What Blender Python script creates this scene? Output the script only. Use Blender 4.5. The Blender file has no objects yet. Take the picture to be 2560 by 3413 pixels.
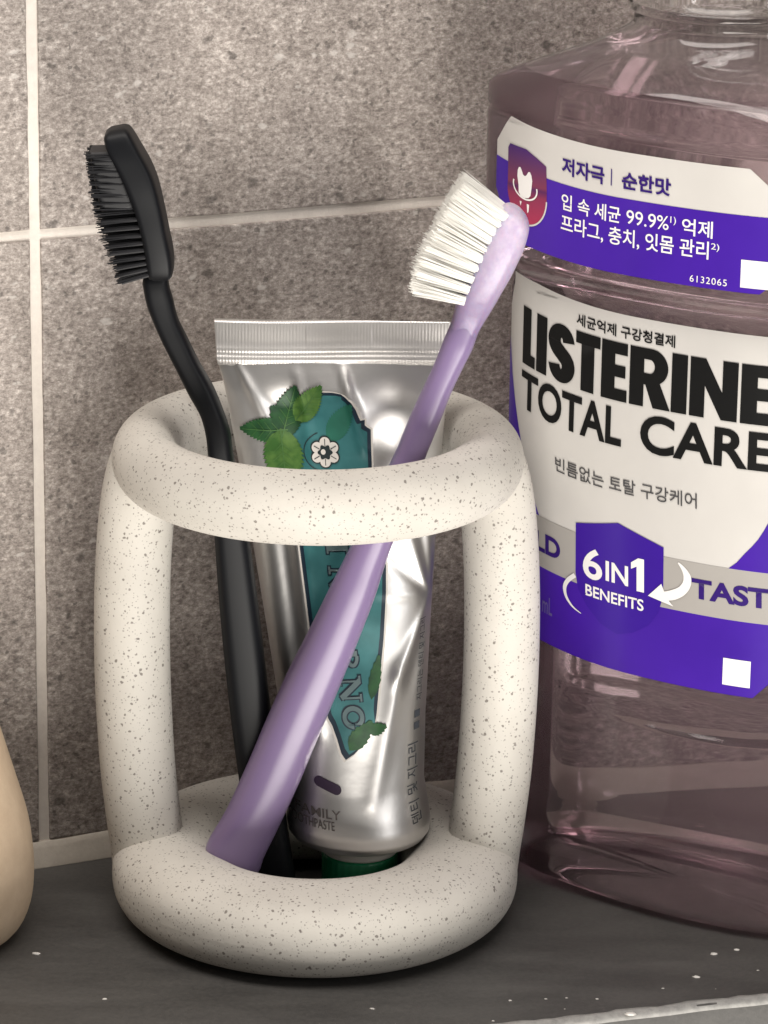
import bpy, bmesh, math, random
import numpy as np
from mathutils import Vector

random.seed(7)
rng = np.random.default_rng(7)
MM = 0.001
C = bpy.context.scene.collection
sc = bpy.context.scene

# ------------------------------------------------------------------ camera
PITCH, ROLL, FPX, W, H = math.radians(17.5), math.radians(0.75), 12800.0, 2560, 3413
fw = np.array([0, math.cos(PITCH), -math.sin(PITCH)])
r0 = np.array([1.0, 0, 0]); u0 = np.cross(r0, fw)
cr = math.cos(ROLL) * r0 + math.sin(ROLL) * u0
cu = -math.sin(ROLL) * r0 + math.cos(ROLL) * u0
CAM = np.array([12.4855, -690.0719, 298.8525])          # millimetres
cam = bpy.data.cameras.new('camera')
cam.sensor_fit = 'HORIZONTAL'; cam.sensor_width = 36
cam.lens = FPX / W * 36
cam.clip_start = 0.01; cam.clip_end = 50
co = bpy.data.objects.new('camera', cam); C.objects.link(co)
from mathutils import Matrix
Mx = Matrix(((cr[0], cu[0], -fw[0], CAM[0] * MM), (cr[1], cu[1], -fw[1], CAM[1] * MM), (cr[2], cu[2], -fw[2], CAM[2] * MM), (0, 0, 0, 1)))
co.matrix_world = Mx
sc.camera = co

# ------------------------------------------------------------------ world, lamps, exposure
wd = bpy.data.worlds.new('World'); sc.world = wd; wd.use_nodes = True
bg = wd.node_tree.nodes['Background']
bg.inputs[0].default_value = (1.0, 0.96, 0.92, 1); bg.inputs[1].default_value = 0.085

def area(name, loc, target, sx, sy, power, col):
    l = bpy.data.lights.new(name, 'AREA'); l.shape = 'RECTANGLE'; l.size = sx; l.size_y = sy
    l.energy = power; l.color = col
    o = bpy.data.objects.new(name, l); C.objects.link(o)
    o.location = loc
    d = Vector(target) - Vector(loc)
    o.rotation_euler = d.to_track_quat('-Z', 'Y').to_euler()
    return o
area('front_lamp', (0.16, -0.66, -0.40), (0.0, 0.0, 0.06), 0.62, 0.50, 12.0, (1.0, 0.955, 0.89))
area('side_lamp', (0.55, -0.50, 0.22), (0.0, 0.0, 0.08), 0.06, 0.40, 1.1, (1.0, 0.98, 0.96))
area('overhead_fill', (-0.10, -0.20, 0.60), (0.0, 0.06, 0.22), 0.70, 0.22, 3.9, (1.0, 0.945, 0.89))  # unseen overhead area light, added to brighten the upper wall
sc.view_settings.view_transform = 'Standard'
sc.view_settings.look = 'None'
sc.view_settings.exposure = 0.0
sc.view_settings.gamma = 1.0
sc.view_settings.use_curve_mapping = False
sc.cycles.use_denoising = True
sc.cycles.max_bounces = 24
sc.cycles.transmission_bounces = 20
sc.cycles.transparent_max_bounces = 24
sc.cycles.caustics_refractive = True
sc.cycles.caustics_reflective = False
sc.cycles.blur_glossy = 0.5
sc.cycles.sample_clamp_indirect = 25.0

def P(px, py, Y):
    """the point of the vertical plane y = Y (mm) seen at a photo pixel"""
    r = fw + (px - W / 2) / FPX * cr - (py - H / 2) / FPX * cu
    t = (Y - CAM[1]) / r[1]
    return CAM + t * r
def proj(p):
    v = np.asarray(p, float) - CAM; z = v @ fw
    return np.array([W / 2 + FPX * (v @ cr) / z, H / 2 - FPX * (v @ cu) / z])

# ------------------------------------------------------------------ object helpers
ORIG = {}
def thing(name, label, cat, loc, group=None):
    o = bpy.data.objects.new(name, None); C.objects.link(o)
    o.empty_display_size = 0.01
    o.location = Vector(loc) * MM
    o['label'] = label; o['category'] = cat
    if group: o['group'] = group
    ORIG[o.name] = np.array(loc, float)
    return o
def obj(name, verts, faces, mat, parent=None, smooth=True, loc=(0, 0, 0), label=None):
    org = ORIG[parent.name] if parent is not None else np.array(loc, float)
    v = (np.asarray(verts, float) - org) * MM
    me = bpy.data.meshes.new(name)
    me.from_pydata(v.tolist(), [], [list(map(int, f)) for f in faces])
    me.materials.append(mat)
    if smooth:
        me.polygons.foreach_set('use_smooth', [True] * len(me.polygons))
    me.update()
    o = bpy.data.objects.new(name, me); C.objects.link(o)
    if parent is not None: o.parent = parent
    else: o.location = Vector(org) * MM
    if label: o['label'] = label
    ORIG[o.name] = org
    return o
def join(parts):
    V = []; F = []; n = 0
    for v, f in parts:
        v = np.asarray(v, float); V.append(v); F += [[i + n for i in q] for q in f]; n += len(v)
    return np.concatenate(V), F
def loft(rings, cap0=True, cap1=True, closed=True):
    n = len(rings[0]); V = np.concatenate([np.asarray(r, float) for r in rings]); F = []
    for i in range(len(rings) - 1):
        for j in range(n if closed else n - 1):
            k = (j + 1) % n
            F.append([i * n + j, i * n + k, (i + 1) * n + k, (i + 1) * n + j])
    if cap0: F.append(list(range(n))[::-1])
    if cap1: F.append([(len(rings) - 1) * n + j for j in range(n)])
    return V, F
def lathe(prof, centre, n=128, cap0=True, cap1=True):
    a = np.linspace(0, 2 * np.pi, n, endpoint=False)
    return loft([np.stack([centre[0] + r * np.cos(a), centre[1] + r * np.sin(a), np.full(n, z)], 1) for r, z in prof], cap0, cap1)
def resample(keys, m):
    """smooth key rows (Catmull-Rom) to m rows"""
    K = np.asarray(keys, float); n = len(K)
    d = np.concatenate([[0], np.cumsum(np.maximum(1e-6, np.linalg.norm(np.diff(K[:, :3], axis=0), axis=1)))])
    out = []
    for s in np.linspace(0, d[-1], m):
        i = min(max(np.searchsorted(d, s) - 1, 0), n - 2)
        t = (s - d[i]) / (d[i + 1] - d[i])
        p0 = K[max(i - 1, 0)]; p1 = K[i]; p2 = K[i + 1]; p3 = K[min(i + 2, n - 1)]
        m1 = (p2 - p0) * .5; m2 = (p3 - p1) * .5
        t2 = t * t; t3 = t2 * t
        out.append((2 * t3 - 3 * t2 + 1) * p1 + (t3 - 2 * t2 + t) * m1 + (-2 * t3 + 3 * t2) * p2 + (t3 - t2) * m2)
    return np.array(out)

# ------------------------------------------------------------------ materials
def mat(name):
    m = bpy.data.materials.new(name); m.use_nodes = True
    return m, m.node_tree, m.node_tree.nodes['Principled BSDF']
def plain(name, col, rough=.5, **kw):
    m, t, b = mat(name)
    b.inputs['Base Color'].default_value = (*col, 1); b.inputs['Roughness'].default_value = rough
    for k, v in kw.items(): b.inputs[k.replace('_', ' ')].default_value = v
    return m
def N(t, typ, **kw):
    n = t.nodes.new(typ)
    for k, v in kw.items():
        if hasattr(n, k): setattr(n, k, v)
        else: n.inputs[k.replace('_', ' ')].default_value = v
    return n
def ramp(t, src, stops):
    r = t.nodes.new('ShaderNodeValToRGB')
    while len(r.color_ramp.elements) < len(stops): r.color_ramp.elements.new(0.5)
    for e, (p, c) in zip(r.color_ramp.elements, stops):
        e.position = p; e.color = (*c, 1) if len(c) == 3 else c
    t.links.new(src, r.inputs[0]); return r
def mix(t, fac, a, b, mode='MIX'):
    n = t.nodes.new('ShaderNodeMix'); n.data_type = 'RGBA'; n.blend_type = mode
    for k, s in ((0, fac), (6, a), (7, b)):
        if isinstance(s, bpy.types.NodeSocket): t.links.new(s, n.inputs[k])
        elif isinstance(s, (int, float)): n.inputs[k].default_value = s
        else: n.inputs[k].default_value = (*s, 1)
    return n.outputs[2]
def math_(t, op, a, b=0.0):
    n = t.nodes.new('ShaderNodeMath'); n.operation = op
    for k, s in ((0, a), (1, b)):
        if isinstance(s, bpy.types.NodeSocket): t.links.new(s, n.inputs[k])
        else: n.inputs[k].default_value = s
    return n.outputs[0]
def coords(t, scale=(1, 1, 1), rot=(0, 0, 0)):
    c = t.nodes.new('ShaderNodeTexCoord'); m = t.nodes.new('ShaderNodeMapping')
    m.inputs['Scale'].default_value = scale; m.inputs['Rotation'].default_value = rot
    t.links.new(c.outputs['Object'], m.inputs[0]); return m.outputs[0]
def noise(t, vec, scale, detail=3, rough=.55):
    n = t.nodes.new('ShaderNodeTexNoise'); n.inputs['Scale'].default_value = scale
    n.inputs['Detail'].default_value = detail; n.inputs['Roughness'].default_value = rough
    t.links.new(vec, n.inputs['Vector']); return n.outputs['Fac']
def bump(t, b, h, strength, dist):
    n = t.nodes.new('ShaderNodeBump'); n.inputs['Strength'].default_value = strength; n.inputs['Distance'].default_value = dist
    t.links.new(h, n.inputs['Height']); t.links.new(n.outputs[0], b.inputs['Normal'])

def make_ceramic():
    m, t, b = mat('speckled_ceramic')
    v = coords(t)
    wv = N(t, 'ShaderNodeTexNoise', Scale=1400.0); t.links.new(v, wv.inputs['Vector'])
    off = t.nodes.new('ShaderNodeVectorMath'); off.operation = 'SCALE'; off.inputs['Scale'].default_value = 0.00055
    t.links.new(wv.outputs['Color'], off.inputs[0])
    add = t.nodes.new('ShaderNodeVectorMath'); add.operation = 'ADD'
    t.links.new(v, add.inputs[0]); t.links.new(off.outputs[0], add.inputs[1])
    col = ramp(t, noise(t, v, 60, 3), [(.3, (.565, .535, .485)), (.7, (.635, .605, .55))]).outputs[0]
    for sc_, thr, dens, c in ((680, .19, .75, (.17, .15, .13)), (1100, .24, .75, (.22, .195, .175)), (470, .13, .55, (.13, .11, .10)), (1800, .28, .7, (.29, .265, .24))):
        vo = N(t, 'ShaderNodeTexVoronoi', Scale=float(sc_)); t.links.new(add.outputs[0], vo.inputs['Vector'])
        sep = t.nodes.new('ShaderNodeSeparateColor'); t.links.new(vo.outputs['Color'], sep.inputs[0])
        r = math_(t, 'MULTIPLY', sep.outputs[1], thr)                       # each speck its own size
        a = ramp(t, math_(t, 'SUBTRACT', vo.outputs['Distance'], r), [(0.0, (1, 1, 1)), (.06, (0, 0, 0))]).outputs[0]
        g = math_(t, 'LESS_THAN', sep.outputs[0], dens)
        f = math_(t, 'MULTIPLY', math_(t, 'MULTIPLY', a, g), .85)
        col = mix(t, f, col, c)
    t.links.new(col, b.inputs['Base Color'])
    b.inputs['Roughness'].default_value = .62
    b.inputs['Specular IOR Level'].default_value = .35
    bump(t, b, noise(t, v, 900, 3), .12, .0004)
    return m
CERAMIC = make_ceramic()

def make_tile():
    m, t, b = mat('grey_stone_tile')
    ry = math.radians(-23)
    v = coords(t, (1, 1, 1), (0, 0, ry))
    vs = coords(t, (.8, 1, 1), (0, 0, ry))
    vh = coords(t, (.3, 1, 1.0), (0, 0, ry))
    n1 = noise(t, v, 140, 4, .6); n2 = noise(t, vs, 860, 6, .82); n3 = noise(t, vh, 1700, 4, .8)
    s = math_(t, 'ADD', math_(t, 'MULTIPLY', n1, .12), math_(t, 'ADD', math_(t, 'MULTIPLY', n2, .62), math_(t, 'MULTIPLY', n3, .40)))
    col = ramp(t, s, [(.45, (.15, .126, .112)), (.54, (.285, .248, .224)), (.61, (.405, .358, .326)), (.70, (.66, .60, .555))]).outputs[0]
    # small dark pores and pale flecks
    for sc_, thr, dens, c, st in ((300, .12, .22, (.06, .052, .047), (.7, 1, 1)), (420, .12, .20, (.66, .62, .58), (.6, 1, 1)), (760, .17, .40, (.09, .079, .072), (.8, 1, 1))):
        vv = coords(t, st, (0, 0, ry))
        wn = N(t, 'ShaderNodeTexNoise', Scale=700.0); t.links.new(vv, wn.inputs['Vector'])
        sc2 = t.nodes.new('ShaderNodeVectorMath'); sc2.operation = 'SCALE'; sc2.inputs['Scale'].default_value = .0022
        t.links.new(wn.outputs['Color'], sc2.inputs[0])
        ad = t.nodes.new('ShaderNodeVectorMath'); ad.operation = 'ADD'; t.links.new(vv, ad.inputs[0]); t.links.new(sc2.outputs[0], ad.inputs[1])
        vo = N(t, 'ShaderNodeTexVoronoi', Scale=float(sc_)); t.links.new(ad.outputs[0], vo.inputs['Vector'])
        sep = t.nodes.new('ShaderNodeSeparateColor'); t.links.new(vo.outputs['Color'], sep.inputs[0])
        r = math_(t, 'MULTIPLY', sep.outputs[1], thr * 1.6)
        a = ramp(t, math_(t, 'SUBTRACT', vo.outputs['Distance'], r), [(0.0, (1, 1, 1)), (.16, (0, 0, 0))]).outputs[0]
        f = math_(t, 'MULTIPLY', math_(t, 'MULTIPLY', a, math_(t, 'LESS_THAN', sep.outputs[0], dens)), .6)
        col = mix(t, f, col, c)
    t.links.new(col, b.inputs['Base Color'])
    b.inputs['Roughness'].default_value = .55; b.inputs['Specular IOR Level'].default_value = .3
    bump(t, b, n2, .12, .0004)
    return m
TILE = make_tile()

def make_grout(name, c0, c1):
    m, t, b = mat(name); v = coords(t)
    col = ramp(t, noise(t, v, 500, 5, .7), [(.3, c0), (.7, c1)]).outputs[0]
    t.links.new(col, b.inputs['Base Color']); b.inputs['Roughness'].default_value = .8
    bump(t, b, noise(t, v, 1500, 3), .3, .0003); return m
GROUT = make_grout('pale_grout', (.72, .66, .60), (.82, .76, .69))
SEALANT = make_grout('cream_sealant', (.46, .41, .35), (.54, .49, .42))

def make_stone():
    m, t, b = mat('dark_shelf_stone')
    v = coords(t); vs = coords(t, (.3, 1, 1), (0, 0, math.radians(-18)))
    n1 = noise(t, vs, 90, 5, .65); n2 = noise(t, v, 900, 4, .7)
    s = math_(t, 'ADD', math_(t, 'MULTIPLY', n1, .6), math_(t, 'MULTIPLY', n2, .4))
    col = ramp(t, s, [(.36, (.052, .050, .048)), (.62, (.092, .088, .083))]).outputs[0]
    t.links.new(col, b.inputs['Base Color'])
    rg = ramp(t, n1, [(.3, (.36, .36, .36)), (.7, (.52, .52, .52))]).outputs[0]
    t.links.new(rg, b.inputs['Roughness'])
    b.inputs['Specular IOR Level'].default_value = .4
    bump(t, b, n2, .15, .0004); return m
STONE = make_stone()

# ------------------------------------------------------------------ wall
YW = math.radians(23.0)
WT = np.array([math.cos(YW), math.sin(YW), 0]); WN = np.array([math.sin(YW), -math.cos(YW), 0])   # along, towards the room
W0 = np.array([-56.43, 20.17, 0])
W0 = W0 - (W0 @ WT) * WT                                       # foot of the wall at t = 0
def wp(t, z, d=0.0): return W0 + t * WT + z * np.array([0, 0, 1.0]) + d * WN
wall = bpy.data.objects.new('wall', None); C.objects.link(wall); wall['kind'] = 'structure'; ORIG['wall'] = np.zeros(3)
T0, T1, Z0, Z1 = -420, 520, -160, 520
obj('grout', [wp(T0, Z0, -.7), wp(T1, Z0, -.7), wp(T1, Z1, -.7), wp(T0, Z1, -.7)], [[0, 1, 2, 3]], GROUT, wall, False)
tv = []
gv = [-540, -291.7, -41.8, 208.3, 458, 700]; gz = [-250, 3.9, 128.8, 252, 375, 498, 630]
for i in range(len(gv) - 1):
    for j in range(len(gz) - 1):
        a0, a1 = max(gv[i] + 1.12, T0), min(gv[i + 1] - 1.12, T1)
        b0, b1 = max(gz[j] + 1.12, Z0), min(gz[j + 1] - 1.12, Z1)
        if j == 0: b1 = -1.5
        if a1 <= a0 or b1 <= b0: continue
        rings = []
        # outline with a slightly irregular edge, rounded over at the face
        n = 40
        base = [(a0 + (a1 - a0) * k / n, b0) for k in range(n)] + [(a1, b0 + (b1 - b0) * k / n) for k in range(n)] + \
               [(a1 - (a1 - a0) * k / n, b1) for k in range(n)] + [(a0, b1 - (b1 - b0) * k / n) for k in range(n)]
        base = np.array(base); ctr = np.array([(a0 + a1) / 2, (b0 + b1) / 2]); half = np.array([(a1 - a0) / 2, (b1 - b0) / 2])
        wob = rng.normal(0, .055, len(base)); wob = (wob + np.roll(wob, 1) + np.roll(wob, 2)) / 2
        for ins, d in ((0, -.7), (0, -.25), (.12, -.06), (.4, 0.0)):
            q = ctr + (base - ctr) * (1 - (ins + wob)[:, None] / half)
            rings.append(np.array([wp(x, z, d) for x, z in q]))
        tv.append(loft(rings, False, True))
v, f = join(tv)
obj('tile_facing', v, f, TILE, wall, False)
# hand-drawn sealant bead in the corner of wall and shelf
rings = []
for k in range(161):
    t = T0 + (T1 - T0) * k / 160
    hh = 5.3 + .5 * math.sin(t * .05) + .3 * math.sin(t * .21 + 1); dd = 2.0 + .25 * math.sin(t * .09)
    rings.append(np.array([wp(t, -.5, -.6), wp(t, -.5, dd), wp(t, .25, dd * .97), wp(t, hh * .35, dd * .62), wp(t, hh * .75, dd * .33), wp(t, hh, .12), wp(t, hh + .3, -.3), wp(t, hh, -.6)]))
v, f = loft(rings); obj('sealant', v, f, SEALANT, wall)

# ------------------------------------------------------------------ shelf
YF = math.radians(16.2); FT = np.array([math.cos(YF), math.sin(YF), 0]); FN = np.array([math.sin(YF), -math.cos(YF), 0])
F0 = np.array([33.4, -51.8, 0])
rings = []
for k in range(121):
    s = -420 + 900 * k / 120
    e = F0 + s * FT
    wob = .18 * math.sin(s * .11) + .12 * math.sin(s * .37 + 2)
    tb = (e - W0) @ WT
    back = W0 + tb * WT - WN * 5
    zz = np.array([0, 0, 1.0])
    ring = [back - 24 * zz, back + 0 * zz]
    for q in np.linspace(0.05, .98, 14): ring.append(back + q * (e - back))
    R = 1.1
    for a in np.linspace(0, 90, 7):
        a = math.radians(a)
        ring.append(e + FN * (wob + R * math.sin(a) * 1.3 + .2) + zz * (R * (math.cos(a) - 1)))
    ring.append(e + FN * (wob + R * 1.3 + .2) - 24 * zz)
    rings.append(np.array(ring))
v, f = loft(rings)
shelf = obj('shelf', v, f, STONE, None, True); shelf['kind'] = 'structure'
mod = shelf.modifiers.new('edges', 'EDGE_SPLIT'); mod.split_angle = math.radians(40)
# pale worn line along the front edge with its highlight put into the colour
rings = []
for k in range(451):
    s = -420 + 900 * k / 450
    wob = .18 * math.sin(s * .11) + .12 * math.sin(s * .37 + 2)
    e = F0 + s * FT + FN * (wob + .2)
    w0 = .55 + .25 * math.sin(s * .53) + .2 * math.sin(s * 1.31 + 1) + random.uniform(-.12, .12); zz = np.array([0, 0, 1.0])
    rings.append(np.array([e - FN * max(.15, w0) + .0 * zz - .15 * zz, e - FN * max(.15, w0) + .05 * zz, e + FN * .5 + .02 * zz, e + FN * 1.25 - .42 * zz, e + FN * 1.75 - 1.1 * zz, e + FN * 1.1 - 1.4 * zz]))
v, f = loft(rings); obj('worn_edge_highlight', v, f, make_grout('worn_highlight_stone', (.24, .235, .225), (.40, .39, .37)), shelf)
# pale dust flecks left on the shelf
parts = []
def fleck(p, r):
    vs = []; 
    for z in (0.0, .35, .6):
        m = 7
        for k in range(m):
            a = 2 * math.pi * k / m; rr = r * (1 - .5 * z) * random.uniform(.6, 1.25)
            vs.append([p[0] + 1.6 * rr * math.cos(a), p[1] + rr * math.sin(a), z * r * .8])
    V, F = loft([np.array(vs[0:7]), np.array(vs[7:14]), np.array(vs[14:21])], False, True)
    parts.append((V, F))
for px, py, r in ((2455, 3166, .38), (2380, 3180, .45), (2100, 3382, .75), (2320, 3257, .45), (1240, 3363, .34), (1820, 3330, .22), (1990, 3330, .2), (1700, 3335, .25), (120, 3180, .55), (2210, 3295, .2), (350, 3330, .3)):
    rr = fw + (px - W / 2) / FPX * cr - (py - H / 2) / FPX * cu
    tt = -CAM[2] / rr[2]; fleck(CAM + tt * rr, r)
for k in range(8):
    s = random.uniform(-70, 70); q = random.uniform(-1.0, 12)
    fleck(F0 + FT * s - FN * q, random.uniform(.08, .2))
v, f = join(parts)
dust = obj('dust', v, f, plain('white_dust', (.75, .72, .68), .8), None); dust['kind'] = 'stuff'

# ------------------------------------------------------------------ toothbrush holder
holder = thing('toothbrush_holder', 'cream speckled ceramic toothbrush holder, an open frame of two fat rings on two legs', 'toothbrush holder', (0, 0, 0))
def torus(R, rh, rv, zc, n=160, m=56):
    rings = []
    for i in range(m):
        a = 2 * math.pi * i / m
        rings.append((R + rh * math.cos(a), zc + rv * math.sin(a)))
    rings.append(rings[0])
    V, F = lathe(rings, (0, 0), n, False, False)
    return V, F
v, f = torus(32.3, 6.35, 6.9, 92.1); obj('top_ring', v, f, CERAMIC, holder)
sec = []
for i in range(73):
    a = 2 * math.pi * i / 72; ca, sa = math.cos(a), math.sin(a)
    e_ = 2.45 if ca > 0 else 2.0
    sec.append((28.0 + 11.3 * math.copysign(abs(ca) ** (2 / e_), ca), max(.1, 8.5 + 8.45 * math.copysign(abs(sa) ** (2 / e_), sa))))
v, f = lathe(sec, (0, 0), 160, False, False); obj('base_ring', v, f, CERAMIC, holder)
for s in (-1, 1):
    keys = []
    for z, x, r in ((4, 30.9, 6.6), (8, 32.0, 7.15), (13, 32.55, 7.2), (20, 33.4, 7.25), (32, 34.5, 7.25), (50, 35.2, 7.25), (68, 35.0, 7.2), (82, 34.0, 7.1), (90, 33.0, 6.6), (93.5, 32.5, 5.8)):
        keys.append((s * x, .6, z, r))
    K = resample(keys, 50); a = np.linspace(0, 2 * np.pi, 64, endpoint=False)
    v, f = loft([np.stack([k[0] + k[3] * np.cos(a), k[1] + k[3] * np.sin(a), np.full(64, k[2])], 1) for k in K])
    obj('leg', v, f, CERAMIC, holder)

# ------------------------------------------------------------------ flat shapes, lettering and how they lie on a surface
def curve_mesh(cu_):
    o = bpy.data.objects.new('tmp', cu_); C.objects.link(o)
    dg = bpy.context.evaluated_depsgraph_get(); dg.update()
    me = o.evaluated_get(dg).to_mesh()
    v = np.array([x.co[:] for x in me.vertices]); f = [list(p.vertices) for p in me.polygons]
    o.evaluated_get(dg).to_mesh_clear()
    bpy.data.objects.remove(o); bpy.data.curves.remove(cu_)
    return v[:, :2], f
def text(body, x0, x1, y0, y1, off=0.0, space=1.0):
    c = bpy.data.curves.new('t', 'FONT'); c.body = body; c.size = 1; c.offset = off; c.resolution_u = 5; c.space_character = space
    v, f = curve_mesh(c)
    lo, hi = v.min(0), v.max(0)
    return (v - lo) / (hi - lo) * np.array([x1 - x0, y1 - y0]) + np.array([x0, y0]), f
def shape(*loops):
    c = bpy.data.curves.new('s', 'CURVE'); c.dimensions = '2D'; c.fill_mode = 'BOTH'
    for L in loops:
        s = c.splines.new('POLY'); s.points.add(len(L) - 1); s.use_cyclic_u = True
        for p, q in zip(s.points, L): p.co = (q[0], q[1], 0, 1)
    return curve_mesh(c)
def conform(v2, f2, fn, du=1.0, dz=3.0):
    bm = bmesh.new()
    vs = [bm.verts.new((x, y, 0)) for x, y in v2]
    for q in f2:
        try: bm.faces.new([vs[i] for i in q])
        except ValueError: pass
    lo, hi = v2.min(0), v2.max(0)
    for ax, st in ((0, du), (1, dz)):
        x = math.floor(lo[ax] / st) * st + st
        no = (1, 0, 0) if ax == 0 else (0, 1, 0)
        while x < hi[ax]:
            cop = (x, 0, 0) if ax == 0 else (0, x, 0)
            bmesh.ops.bisect_plane(bm, geom=bm.verts[:] + bm.edges[:] + bm.faces[:], dist=1e-5, plane_co=cop, plane_no=no)
            x += st
    bmesh.ops.recalc_face_normals(bm, faces=bm.faces[:])
    bm.verts.index_update()
    V = np.array([fn(p.co.x, p.co.y) for p in bm.verts]); F = [[p.index for p in q.verts] for q in bm.faces]
    bm.free()
    return V, F
def arc(cx, cy, rx, ry, a0, a1, n=24):
    return [(cx + rx * math.cos(math.radians(a)), cy + ry * math.sin(math.radians(a))) for a in np.linspace(a0, a1, n)]
def stroke(path, w):
    p = np.array(path, float); d = np.gradient(p, axis=0); d /= np.linalg.norm(d, axis=1)[:, None]
    nrm = np.stack([-d[:, 1], d[:, 0]], 1); w = np.broadcast_to(np.asarray(w, float), (len(p),))[:, None] / 2
    return [tuple(q) for q in (p + nrm * w)] + [tuple(q) for q in (p - nrm * w)[::-1]]

# ------------------------------------------------------------------ mouthwash bottle
BY = math.radians(-37.0)
e1 = np.array([math.cos(BY), math.sin(BY)]); e2 = np.array([-math.sin(BY), math.cos(BY)])
FC = np.array([64.0, 7.6]); BA, BB, BD = 33.8, 8.8, 27.0         # front ellipse centre, half axes; depth of the flat sides
ZP = [0, .25, .7, 1.4, 2.6, 4, 6, 120, 121.5, 123, 125, 127, 128, 153.2, 154.2, 155.2, 157, 159]
DP = [-6.4, -4.7, -3.4, -2.3, -1.2, -.45, 0, 0, -.3, .5, 3.2, 5.1, 5.4, 5.4, 4.95, 5.4, 5.4, 5.2]
def dz_(z): return float(np.interp(z, ZP, DP))
def front_curve():
    """front of the bottle seen from above: slightly bowed face, tight left corner, face running on to a wider right corner"""
    pts = [(BA * math.sin(a), -BB * math.cos(a)) for a in np.linspace(-math.pi / 2, 0, 500)]
    s = 0.0; p = list(pts[-1]); st = .05
    while True:
        # heading of the curve against the bow axis
        if p[0] < 26: ang = math.atan2(BB / BA ** 2 * p[0], math.sqrt(max(1e-6, 1 - (p[0] / BA) ** 2)))
        elif p[0] < 42: ang = math.radians(17.4 + (p[0] - 26) * .75)
        else:
            s += st; ang = math.radians(29.0) + s / 6.5
        if ang >= math.pi / 2: break
        p = [p[0] + st * math.cos(ang), p[1] + st * math.sin(ang)]; pts.append(tuple(p))
    return np.array(pts)
FCV = front_curve()
_l = np.concatenate([[0], np.cumsum(np.hypot(*np.diff(FCV, axis=0).T))])
_d = np.gradient(FCV, _l, axis=0); _d /= np.linalg.norm(_d, axis=1)[:, None]
FNV = np.stack([_d[:, 1], -_d[:, 0]], 1)
arcl = _l - _l[499]
def fpt(U, d):
    p = np.array([np.interp(U, arcl, FCV[:, 0]), np.interp(U, arcl, FCV[:, 1])])
    n = np.array([np.interp(U, arcl, FNV[:, 0]), np.interp(U, arcl, FNV[:, 1])]); n /= np.linalg.norm(n)
    return p + d * n
XR = FCV[-1, 0]; TR = FCV[-1, 1]
def recess(u, z):
    """shallow oval thumb rest pressed into the front under the label"""
    q = 1 - ((u - 14) / 30) ** 2 - ((z - 44) / 4.6) ** 2
    return -1.7 * max(0, q) ** .7
def section(d, m=96, k=8, z=None):
    """closed outline, reference section pushed out by d; anticlockwise from the left front"""
    us = np.linspace(arcl[0], arcl[-1], m); f = [fpt(u, d) for u in us]
    pts = list(f) if z is None else [fpt(u, d + recess(u, z)) for u in us]
    for q in range(1, k): pts.append((XR + d, TR + (BD - 3.1 * TR) * q / k))
    pts += [(x, BD - t * 2.1) for x, t in f[::-1]]
    for q in range(1, k): pts.append((-BA - d, BD - BD * q / k))
    p = np.array(pts)
    return FC + p[:, :1] * e1 + p[:, 1:] * e2
NC = FC + 2.0 * e1 + 17.0 * e2
NSEC = len(section(0))
_s0 = section(0) - NC
_ang = np.arctan2(_s0[:, 1], _s0[:, 0])
def circ(r): return NC + r * np.stack([np.cos(_ang), np.sin(_ang)], 1)
def with_z(p, z): return np.column_stack([p, np.full(len(p), z)])
def bottle_rings(off, zbase, ztop, punt):
    rings = []
    s_in = section(-6.4 + off)
    for q, z in ((.05, zbase + punt), (.35, zbase + punt * .95), (.7, zbase + punt * .7), (.9, zbase + punt * .25)):
        rings.append(with_z(NC + (s_in - NC) * q, z))
    zs = sorted(set([0, .25, .5, .7, 1.0, 1.4, 2, 2.6, 3.3, 4, 5, 6, 8, 14, 20, 26, 32, 36, 38, 39, 39.4, 39.8, 40.3, 41, 42, 43, 44, 45, 46, 47, 47.7, 48.2, 48.6, 49, 52, 55, 62, 70, 80, 90, 100, 110, 120, 121, 121.5, 122.3, 123, 124, 125, 126, 127, 127.6, 128, 129, 135, 142, 148, 153.2, 153.6, 154.2, 154.8, 155.2, 156.5, 157.5, 158.0]))
    for z in zs:
        if z < zbase: continue
        if z > ztop: break
        rings.append(with_z(section(dz_(z) + off, z=z), z))
    sh = [(0, 158.8, 5.2, .005), (0, 160, 5.0, .04), (0, 161.5, 4.6, .11), (0, 162.6, 4.2, .165), (.01, 163.6, 3.6, .21), (.04, 164.5, 2.7, .245), (.11, 165.4, 1.8, .265), (.24, 166.4, .8, .28), (.42, 167.4, .2, .28), (.62, 168.4, 0, .27), (.82, 169.6, 0, .24), (.94, 170.6, 0, .2), (1, 171.8, 0, 0)]
    for q, z, d, k in sh:
        if z > ztop: break
        a = section(d + off); r_ = a - NC; a = a - k * np.outer(r_ @ e1, e1); b = circ(18.0 + off)
        rings.append(with_z(a * (1 - q) + b * q, z + off * .6))
    for r, z in ((18, 172.4), (18, 173.6), (18.9, 174.2), (19.3, 175.0), (18.9, 175.8), (17.8, 176.4), (17.6, 178), (17.6, 180), (18.4, 180.6), (18.4, 181.6), (17.6, 182.2), (17.6, 196), (17.6, 197)):
        if z > ztop: break
        rings.append(with_z(circ(r + off), z))
    return rings
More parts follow.
